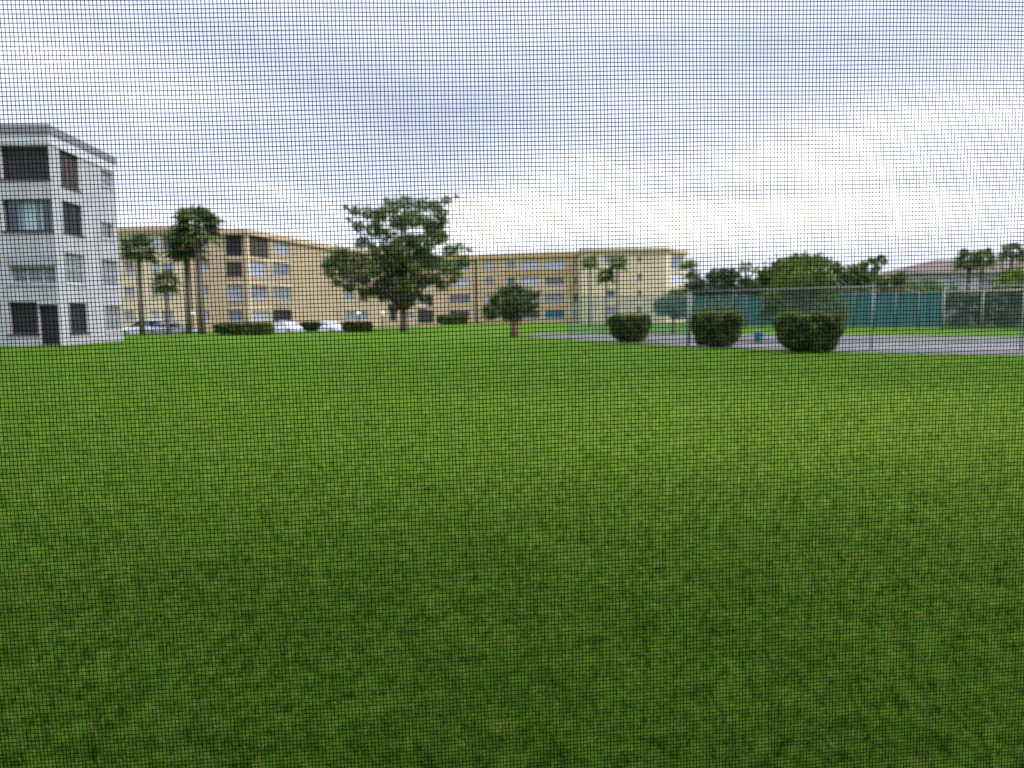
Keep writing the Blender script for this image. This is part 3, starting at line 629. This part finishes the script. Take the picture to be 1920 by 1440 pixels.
# ------------------------------------------------------------------ fences
def fence(name, pts, H, label, spacing, panel_mat, post='galv', z0=.08, rails=(1.0,), pr=.04, panel='mesh_panel', back=False, zp1=None):
    o = Vector((pts[0][0], pts[0][1], 0)); e = empty(name, o, label, 'fence')
    m = MB(); r = MB()
    for a, c in zip(pts[:-1], pts[1:]):
        a, c = Vector((a[0], a[1], 0))-o, Vector((c[0], c[1], 0))-o; n = max(1, round((c-a).length/spacing))
        for k in range(n+1):
            if k == 0 and a.length > 0: continue
            q_ = a+(c-a)*k/n; t = MB(); t.tube([(q_.x, q_.y, -.05), (q_.x, q_.y, H+.05)], pr, 8); t.sphere((q_.x, q_.y, H+.06), pr*1.3, 8, 5)
            t.build('post', M[post], e, smooth=True)
        for hz in rails: r.tube([(a.x, a.y, H*hz), (c.x, c.y, H*hz)], pr*.8, 8)
        nn = Vector((c.y-a.y, -(c.x-a.x), 0)).normalized()*(pr+.01)*(-1 if back else 1); zt = zp1 or H-.03
        m.face([(a.x+nn.x, a.y+nn.y, z0), (c.x+nn.x, c.y+nn.y, z0), (c.x+nn.x, c.y+nn.y, zt), (a.x+nn.x, a.y+nn.y, zt)])
    r.build('rail', M[post], e, smooth=True)
    m.build(panel, M[panel_mat], e)
    return e
fa = [P(2350,560,28.5), P(1920,560,29.5), P(1637,560,30.8), P(1290,560,35.2)]
fence('chain_link_fence', fa, 2.6, 'see through chain link fence with pale top rail running behind the three clipped shrubs', 5.4, 'chain_link', pr=.03)
fb = [P(1293,560,35.8), P(1296,560,41.6), P(1068,560,41.6)]
fence('mesh_fence', fb, 2.55, 'thin fence with half transparent green mesh in front of the cream end block', 3.2, 'veil', z0=.35, pr=.03)
fc = [P(1300,560,84), P(1400,560,77), P(1640,560,67), P(1768,560,63.5)]
fence('windscreen_fence', fc, 3.3, 'tall far court fence covered by teal windscreen cloth', 2.0, 'windscreen', pr=.06, z0=.25, back=True, panel='windscreen')
fd = [P(1770,560,63.2), P(1920,560,60), P(2150,560,56)]
fence('mesh_fence', fd, 3.3, 'far court fence with dark green mesh and tan posts at the right edge', 3.0, 'chain_green', post='galv_warm', pr=.06, z0=.1, back=True)
# ------------------------------------------------------------------ cars
def car(loc, rz, label, paint, kind='sedan', group='cars in the car park', gl='glass_dark'):
    e = empty('parked_car', loc, label, 'car', group, rz); L, W = (4.6, 1.8) if kind == 'sedan' else (4.5, 1.85)
    if kind == 'sedan':
        low = [(-2.3,.45,.62,.74),(-2.2,.28,.92,.84),(-1.5,.22,.98,.9),(-.6,.2,.95,.9),(.6,.2,.94,.9),(1.3,.22,.90,.89),(2.0,.26,.76,.84),(2.3,.4,.58,.70)]
        cab = [(-1.75,.97,.98,.72),(-1.05,.96,1.38,.60),(-.3,.95,1.45,.60),(.25,.94,1.42,.60),(1.15,.91,.93,.74)]
    else:
        low = [(-2.25,.5,.95,.8),(-2.2,.3,1.05,.88),(-1.5,.26,1.08,.92),(-.6,.25,1.06,.92),(.6,.25,1.05,.92),(1.3,.26,1.0,.91),(2.0,.3,.88,.86),(2.25,.45,.68,.74)]
        cab = [(-2.15,1.05,1.1,.78),(-1.9,1.05,1.62,.68),(-.6,1.04,1.68,.66),(.3,1.03,1.62,.64),(1.1,1.0,1.03,.76)]
    m = MB(); n = 0
    for (x, zb, zt, w) in low: m.v += [(x,-w*.92,zb),(x,-w,zb+.15),(x,-w,zt-.18),(x,-w*.88,zt),(x,w*.88,zt),(x,w,zt-.18),(x,w,zb+.15),(x,w*.92,zb)]
    for i in range(len(low)-1):
        for k in range(8): k2 = (k+1) % 8; m.f.append((i*8+k, i*8+k2, (i+1)*8+k2, (i+1)*8+k))
    m.f.append(tuple(range(8))[::-1]); q_ = (len(low)-1)*8; m.f.append(tuple(q_+k for k in range(8)))
    body = m.build('body', M[paint], e, smooth=False, bevel=.03)
    g_ = MB()
    for (x, zb, zt, w) in cab: g_.v += [(x,-.80,zb-.02),(x,-w,zt-.05),(x,-w*.85,zt-.02),(x,w*.85,zt-.02),(x,w,zt-.05),(x,.80,zb-.02)]
    for i in range(len(cab)-1):
        for k in range(6): k2 = (k+1) % 6; g_.f.append((i*6+k, i*6+k2, (i+1)*6+k2, (i+1)*6+k))
    g_.build('windows', M[gl], e)
    rf = MB(); c2 = cab[1:-1]
    for (x, zb, zt, w) in c2: rf.v += [(x,-w-.01,zt-.04),(x,-w*.85,zt+.01),(x,w*.85,zt+.01),(x,w+.01,zt-.04)]
    for i in range(len(c2)-1):
        for k in range(3): rf.f.append((i*4+k, i*4+k+1, (i+1)*4+k+1, (i+1)*4+k))
    for sx in (-1, 1):
        for a_, b_ in ((cab[0], cab[1]), (cab[-2], cab[-1])): rf.tube([(a_[0], sx*.79 if a_ in (cab[0],) else sx*a_[3], a_[2]), (b_[0], sx*b_[3] if b_ is not cab[-1] else sx*.79, b_[2])], .035, 5)
        x_ = cab[2][0]; rf.tube([(x_, sx*.815, .94 if kind == 'sedan' else 1.04), (x_, sx*(cab[2][3]+.01), cab[2][2]-.05)], .035, 5)
    rf.build('roof', M[paint], e)
    for x in (-1.42, 1.42):
        for sy in (-1, 1):
            t = MB(); t.tube([(x, sy*.72, .32), (x, sy*.915, .32)], .32, 18); w = t.build('wheel', M['tyre'], e, bevel=.02)
            t = MB(); t.tube([(x, sy*.916, .32), (x, sy*.93, .32)], .2, 14); t.build('rim', M['rim'], w)
    for sy in (-1, 1):
        t = MB(); t.box((low[-1][0]-.22, sy*.62-.14, .56), (low[-1][0]-.02, sy*.62+.10, .68)); t.build('headlight', M['lamp_glass'], e)
        t = MB(); t.box((low[0][0]-.01, sy*.62-.14, .62), (low[0][0]+.10, sy*.62+.14, .8)); t.build('taillight', M['red_lamp'], e)
    return e
def at(u, Y): p = P(u, 600, Y); return (p.x, Y, gz(p.x, Y))
car(at(323,70.6), R(4), 'silver sedan parked beside the short young palm', 'car_silver')
car(at(268,71.3), R(-170), 'white wagon parked close behind the slim palm, left of the silver sedan', 'car_white', 'wagon')
car(at(538,79), R(-38), 'white car left of the small rounded shrub', 'car_white', gl='car_glass_sky')
car(at(617,79), R(-40), 'white car right of the small rounded shrub', 'car_white', gl='car_glass_sky')
# globe lamps
for u, lb in ((360,'white globe lamp seen between the two tall palm trunks'), (672,'left of two white globe lamps under the broad tree'), (717,'right of two white globe lamps under the broad tree')):
    p = P(u, 588, 84); z0 = gz(p.x, 84)
    e = empty('globe_lamp', (p.x, 84, z0), lb, 'lamp', 'globe lamps')
    t = MB(); t.tube([(0,0,0), (0,0,p.z-z0-.2)], [.07,.05], 8); t.tube([(0,0,p.z-z0-.25), (0,0,p.z-z0-.18)], [.12,.14], 8); t.build('lamp_post', M['bronze'], e)
    t = MB(); t.sphere((0,0,p.z-z0), .26); t.build('globe', M['globe'], e, smooth=True)
# bench-like teal bin beside the widest shrub
p = T(1441,645); e = empty('waste_bin', (p.x, p.y+1.5, .012), 'small teal bin on the pavement left of the widest clipped shrub', 'bin')
t = MB(); t.tube([(0,0,0), (0,0,.50)], [.20,.25], 14); t.build('bin_body', M['teal_paint'], e); t = MB(); t.tube([(0,0,.5), (0,0,.55), (0,0,.62)], [.28,.28,.16], 14); t.build('lid', M['teal_paint'], e)
# ------------------------------------------------------------------ the window we look through
YAW = R(4.5); D0 = .292
ex = Vector((math.cos(YAW), math.sin(YAW), 0)); ez = Vector((0,0,1)); en = Vector((-math.sin(YAW), math.cos(YAW), 0))
fwd = Vector((0, cp, -sp)); k = D0; pc = Vector((0,0,EYE))+fwd*k         # centre of view on the mesh
TW = R(1.35)                                                          # the cloth was rolled in slightly askew
HX, HZ0, HZ1 = .80, -.72, .62
def wires():
    px, pz, r = .0254/18, .0254/16, .000141
    ct, st = math.cos(TW), math.sin(TW)
    def coords(lim0, lim1):
        a = np.arange(lim0, -.34, .05); b_ = np.arange(-.34, .34, .012); c_ = np.arange(.34, lim1, .05); return np.concatenate([a, b_, c_, [lim1]])
    def warp(a, b_):     # slow sag plus slight thread wobble
        dx = .0009*np.sin(b_*9+a*2.1)+.00012*np.sin(b_*61+a*37)+.00005*np.sin(b_*180+a*700)
        dz = .0011*np.sin(a*7+b_*3.0)+.00014*np.sin(a*53+b_*41)+.00005*np.sin(a*170+b_*900)
        return dx, dz
    for name_, vert in (('warp', True), ('weft', False)):
        if vert: line = np.arange(-HX-.03, HX+.03, px); run = coords(HZ0-.03, HZ1+.03)
        else: line = np.arange(HZ0-.03, HZ1+.03, pz); run = coords(-HX-.03, HX+.03)
        line = line+rng.normal(size=len(line))*.00003
        Lg, Rg = np.meshgrid(line, run, indexing='ij')
        a, b_ = (Lg, Rg) if vert else (Rg, Lg)
        dx, dz = warp(a, b_); a = a+dx; b_ = b_+dz
        X = a*ct-b_*st; Z = a*st+b_*ct       # in-plane twist
        X = np.clip(X, -HX-.004, HX+.004); Z = np.clip(Z, HZ0-.004, HZ1+.004)
        nL, nR = X.shape
        off = .00009 if vert else -.00009
        cs = [(1,0),(0,1),(-1,0),(0,-1)]
        V = np.zeros((nL, nR, 4, 3))
        for q_, (c1_, c2_) in enumerate(cs):
            s_, nn = c1_*r, c2_*r+off
            xx = X+(s_ if vert else 0); zz = Z+(0 if vert else s_)
            V[:,:,q_,0] = pc.x+ex.x*xx+en.x*nn; V[:,:,q_,1] = pc.y+ex.y*xx+en.y*nn; V[:,:,q_,2] = pc.z+zz
        base = (np.arange(nL)[:,None]*nR+np.arange(nR-1)[None,:])*4; Qs = []
        for q_ in range(4):
            q2 = (q_+1) % 4
            Qs.append(np.stack([base+q_, base+q2, base+4+q2, base+4+q_], -1).reshape(-1,4))
        yield V.reshape(-1,3), np.concatenate(Qs)
se = empty('insect_screen', pc+Vector((0,0,HZ0)), 'fine dark insect screen filling the whole view in front of the lawn', 'insect screen')
Vs = []; Qs = []; n0 = 0
for V, Q in wires(): Vs.append(V); Qs.append(Q+n0); n0 += len(V)
np_obj('screen_mesh', np.concatenate(Vs)-np.array(pc+Vector((0,0,HZ0))), np.concatenate(Qs), M['fiberglass'], se, smooth=True)
Mw = Matrix(((ex.x, en.x, 0, pc.x), (ex.y, en.y, 0, pc.y), (0, 0, 1, pc.z), (0,0,0,1)))
Mf = Matrix(((ex.x, en.x, 0, 0), (ex.y, en.y, 0, 0), (0, 0, 1, -HZ0), (0,0,0,1)))
f = MB()
for lo, hi in (((-HX-.03,-.006,HZ0-.03), (-HX,.008,HZ1+.03)), ((HX,-.006,HZ0-.03), (HX+.03,.008,HZ1+.03)), ((-HX,-.006,HZ0-.03), (HX,.008,HZ0)), ((-HX,-.006,HZ1), (HX,.008,HZ1+.03))): f.box(lo, hi, Mf)
f.build('frame', M['alu_frame'], se)
# room and unseen facade of the window; facade added to shade the near lawn
f = MB(); hx, hz0, hz1 = HX+.031, HZ0-.031, HZ1+.031; zb = -EYE-.1; zt = 10.5
for lo, hi in (((-24,-.02,zb), (-hx,.16,zt)), ((hx,-.02,zb), (24,.16,zt)), ((-hx,-.02,zb), (hx,.16,hz0)), ((-hx,-.02,hz1), (hx,.16,zt))): f.box(lo, hi, Mw)
f.box((-24,-11,zt), (24,.6,zt+.3), Mw); f.box((-24.2,-11,zb), (-24,.16,zt), Mw); f.box((24,-11,zb), (24.2,.16,zt), Mw)
tag(f.build('facade', M['stucco']), 'unseen outer wall round the window, shading the near lawn', kind='structure')
f = MB()
for lo, hi in (((-2.6,-3.2,-1.45), (2.6,-.02,-1.4)), ((-2.6,-3.2,1.1), (2.6,-.02,1.15)), ((-2.65,-3.2,-1.4), (-2.6,-.02,1.1)), ((2.6,-3.2,-1.4), (2.65,-.02,1.1)), ((-2.65,-3.25,-1.45), (2.65,-3.2,1.15))): f.box(lo, hi, Mw)
tag(f.build('room', M['room_paint']), 'dim room behind the window', kind='structure')
# ------------------------------------------------------------------ sky, sun
SUN_AZ, SUN_EL = Vector((.96, -.28)), R(42)
w = bpy.data.worlds.new('World'); bpy.context.scene.world = w; w.use_nodes = True; nt = w.node_tree; N = nt.nodes; L = nt.links
bg = N['Background']; bg.inputs['Strength'].default_value = .1
sky = N.new('ShaderNodeTexSky'); sky.sky_type = 'NISHITA'; sky.sun_disc = False; sky.sun_elevation = SUN_EL
sky.sun_rotation = math.atan2(SUN_AZ.x, SUN_AZ.y)
tc = N.new('ShaderNodeTexCoord'); G = tc.outputs['Generated']
def mth(op, a, b_=None, c_=None, clamp=False):
    m = N.new('ShaderNodeMath'); m.operation = op; m.use_clamp = clamp
    for i, x in enumerate((a, b_, c_)):
        if x is None: continue
        if isinstance(x, (int, float)): m.inputs[i].default_value = x
        else: L.new(x, m.inputs[i])
    return m.outputs[0]
sx = N.new('ShaderNodeSeparateXYZ'); L.new(G, sx.inputs[0]); dx, dy, dz = sx.outputs
yy = mth('MAXIMUM', dy, .15); ta = mth('DIVIDE', dx, yy); te = mth('DIVIDE', dz, yy)
def wnoise(sc, det, st, rot=(0,0,0), rough=.55, dist=0):
    mp = N.new('ShaderNodeMapping'); mp.inputs['Scale'].default_value = st; mp.inputs['Rotation'].default_value = rot; L.new(G, mp.inputs[0])
    n = N.new('ShaderNodeTexNoise'); n.inputs['Scale'].default_value = sc; n.inputs['Detail'].default_value = det; n.inputs['Roughness'].default_value = rough; n.inputs['Distortion'].default_value = dist
    L.new(mp.outputs[0], n.inputs['Vector']); return n.outputs['Fac']
n1 = wnoise(2.2, 5, (1,1,3.2), (0,R(14),0), .5, .4); n2 = wnoise(5.5, 6, (1,1,4.6), (0,R(18),0), .55, .5)
def blob(u, v, su, sv, rot, amp):
    a0, e0_ = (u-960)/F, (590-v)/F; c_, s_ = math.cos(rot), math.sin(rot)
    p = mth('SUBTRACT', ta, a0); q_ = mth('SUBTRACT', te, e0_)
    x = mth('MULTIPLY', mth('ADD', mth('MULTIPLY', p, c_), mth('MULTIPLY', q_, s_)), F/su)
    y = mth('MULTIPLY', mth('SUBTRACT', mth('MULTIPLY', q_, c_), mth('MULTIPLY', p, s_)), F/sv)
    d2 = mth('ADD', mth('MULTIPLY', x, x), mth('MULTIPLY', y, y))
    return mth('MULTIPLY', mth('EXPONENT', mth('MULTIPLY', d2, -1.0)), amp)
n3 = wnoise(9, 7, (1,1,4.5), (0,R(-20),R(10)), .6, .8)
B = mth('MULTIPLY_ADD', n1, .45, .43); B = mth('MULTIPLY_ADD', n2, .38, B); B = mth('MULTIPLY_ADD', n3, .25, B); B = mth('SUBTRACT', B, .345)
for a in [(800,265,300,80,R(6),-.15), (620,200,520,150,R(-4),-.13), (1300,60,700,120,0,-.10), (560,150,420,60,R(-14),-.12), (330,330,260,60,0,-.05), (960,200,200,60,R(20),-.05), (1500,120,420,60,R(5),-.10),
          (1450,400,560,75,R(3),.42), (1650,260,380,70,R(10),.30), (950,400,170,70,R(25),.26), (1400,368,230,16,R(1),-.22), (1750,350,200,14,R(2),-.14),
          (150,130,300,70,R(-10),.20), (560,370,150,22,R(-14),.20), (300,430,500,45,0,.10), (1100,30,500,50,0,.05)]:
    B = mth('ADD', B, blob(*a))
rp = N.new('ShaderNodeValToRGB'); e = rp.color_ramp.elements
e[0].position = 0; e[0].color = (.36,.40,.53,1); e[1].position = 1; e[1].color = (1.0,.985,.955,1)
for p_, c_ in ((.35,(.49,.54,.70)), (.62,(.62,.68,.84)), (.85,(.90,.91,.95))): k_ = e.new(p_); k_.color = (*c_, 1)
L.new(B, rp.inputs[0])
# clouds overhead and round the hidden sun are brighter than those near the horizon
sd = Vector((SUN_AZ.x*math.cos(SUN_EL), SUN_AZ.y*math.cos(SUN_EL), math.sin(SUN_EL))).normalized()
dt = N.new('ShaderNodeVectorMath'); dt.operation = 'DOT_PRODUCT'; L.new(G, dt.inputs[0]); dt.inputs[1].default_value = sd
glow = mth('POWER', mth('MAXIMUM', dt.outputs['Value'], 0), 4)
zen = mth('MULTIPLY', mth('POWER', mth('MAXIMUM', mth('SUBTRACT', dz, .42), 0), 1.0), 2.6)
bank = mth('MULTIPLY', mth('MAXIMUM', mth('SUBTRACT', B, .80), 0), 1.3)
amp = mth('MULTIPLY', mth('ADD', mth('ADD', mth('ADD', mth('MULTIPLY', glow, 1.5), zen), bank), 1.08), 10.0)
sc = N.new('ShaderNodeVectorMath'); sc.operation = 'SCALE'; L.new(rp.outputs[0], sc.inputs[0]); L.new(amp, sc.inputs['Scale'])
mx = N.new('ShaderNodeMix'); mx.data_type = 'RGBA'; cover = mth('MULTIPLY_ADD', B, .25, .72, clamp=True); L.new(cover, mx.inputs[0])
L.new(sky.outputs[0], mx.inputs[6]); L.new(sc.outputs[0], mx.inputs[7]); L.new(mx.outputs[2], bg.inputs['Color'])
sl = bpy.data.lights.new('sun', 'SUN'); sl.energy = 1.5; sl.angle = R(12); sl.color = (1.0,.95,.86)
so = bpy.data.objects.new('sun', sl); C.objects.link(so); so.rotation_euler = (-sd).to_track_quat('-Z','Y').to_euler(); so.location = (20,-10,40)
# ------------------------------------------------------------------ camera
cd = bpy.data.cameras.new('camera'); co = bpy.data.objects.new('camera', cd); C.objects.link(co)
cd.sensor_width = 36; cd.lens = 36*F/1920; cd.clip_end = 5000; cd.clip_start = .01
Rr, U = Vector((1,0,0)), Vector((0,sp,cp)); Rc = Rr*math.cos(ROLL)-U*math.sin(ROLL); Uc = Rr*math.sin(ROLL)+U*math.cos(ROLL)
co.matrix_world = Matrix(((Rc.x,Uc.x,-fwd.x,0),(Rc.y,Uc.y,-fwd.y,0),(Rc.z,Uc.z,-fwd.z,EYE),(0,0,0,1)))
cd.dof.use_dof = True; cd.dof.focus_distance = D0; cd.dof.aperture_fstop = cd.lens/1.35
bpy.context.scene.camera = co
s = bpy.context.scene; s.view_settings.view_transform = 'Standard'; s.view_settings.look = 'None'; s.view_settings.exposure = .8; s.view_settings.gamma = 1
s.render.engine = 'CYCLES'; s.cycles.use_denoising = False; s.cycles.max_bounces = 6; s.cycles.diffuse_bounces = 3; s.cycles.transparent_max_bounces = 12
s.cycles.sample_clamp_indirect = 4
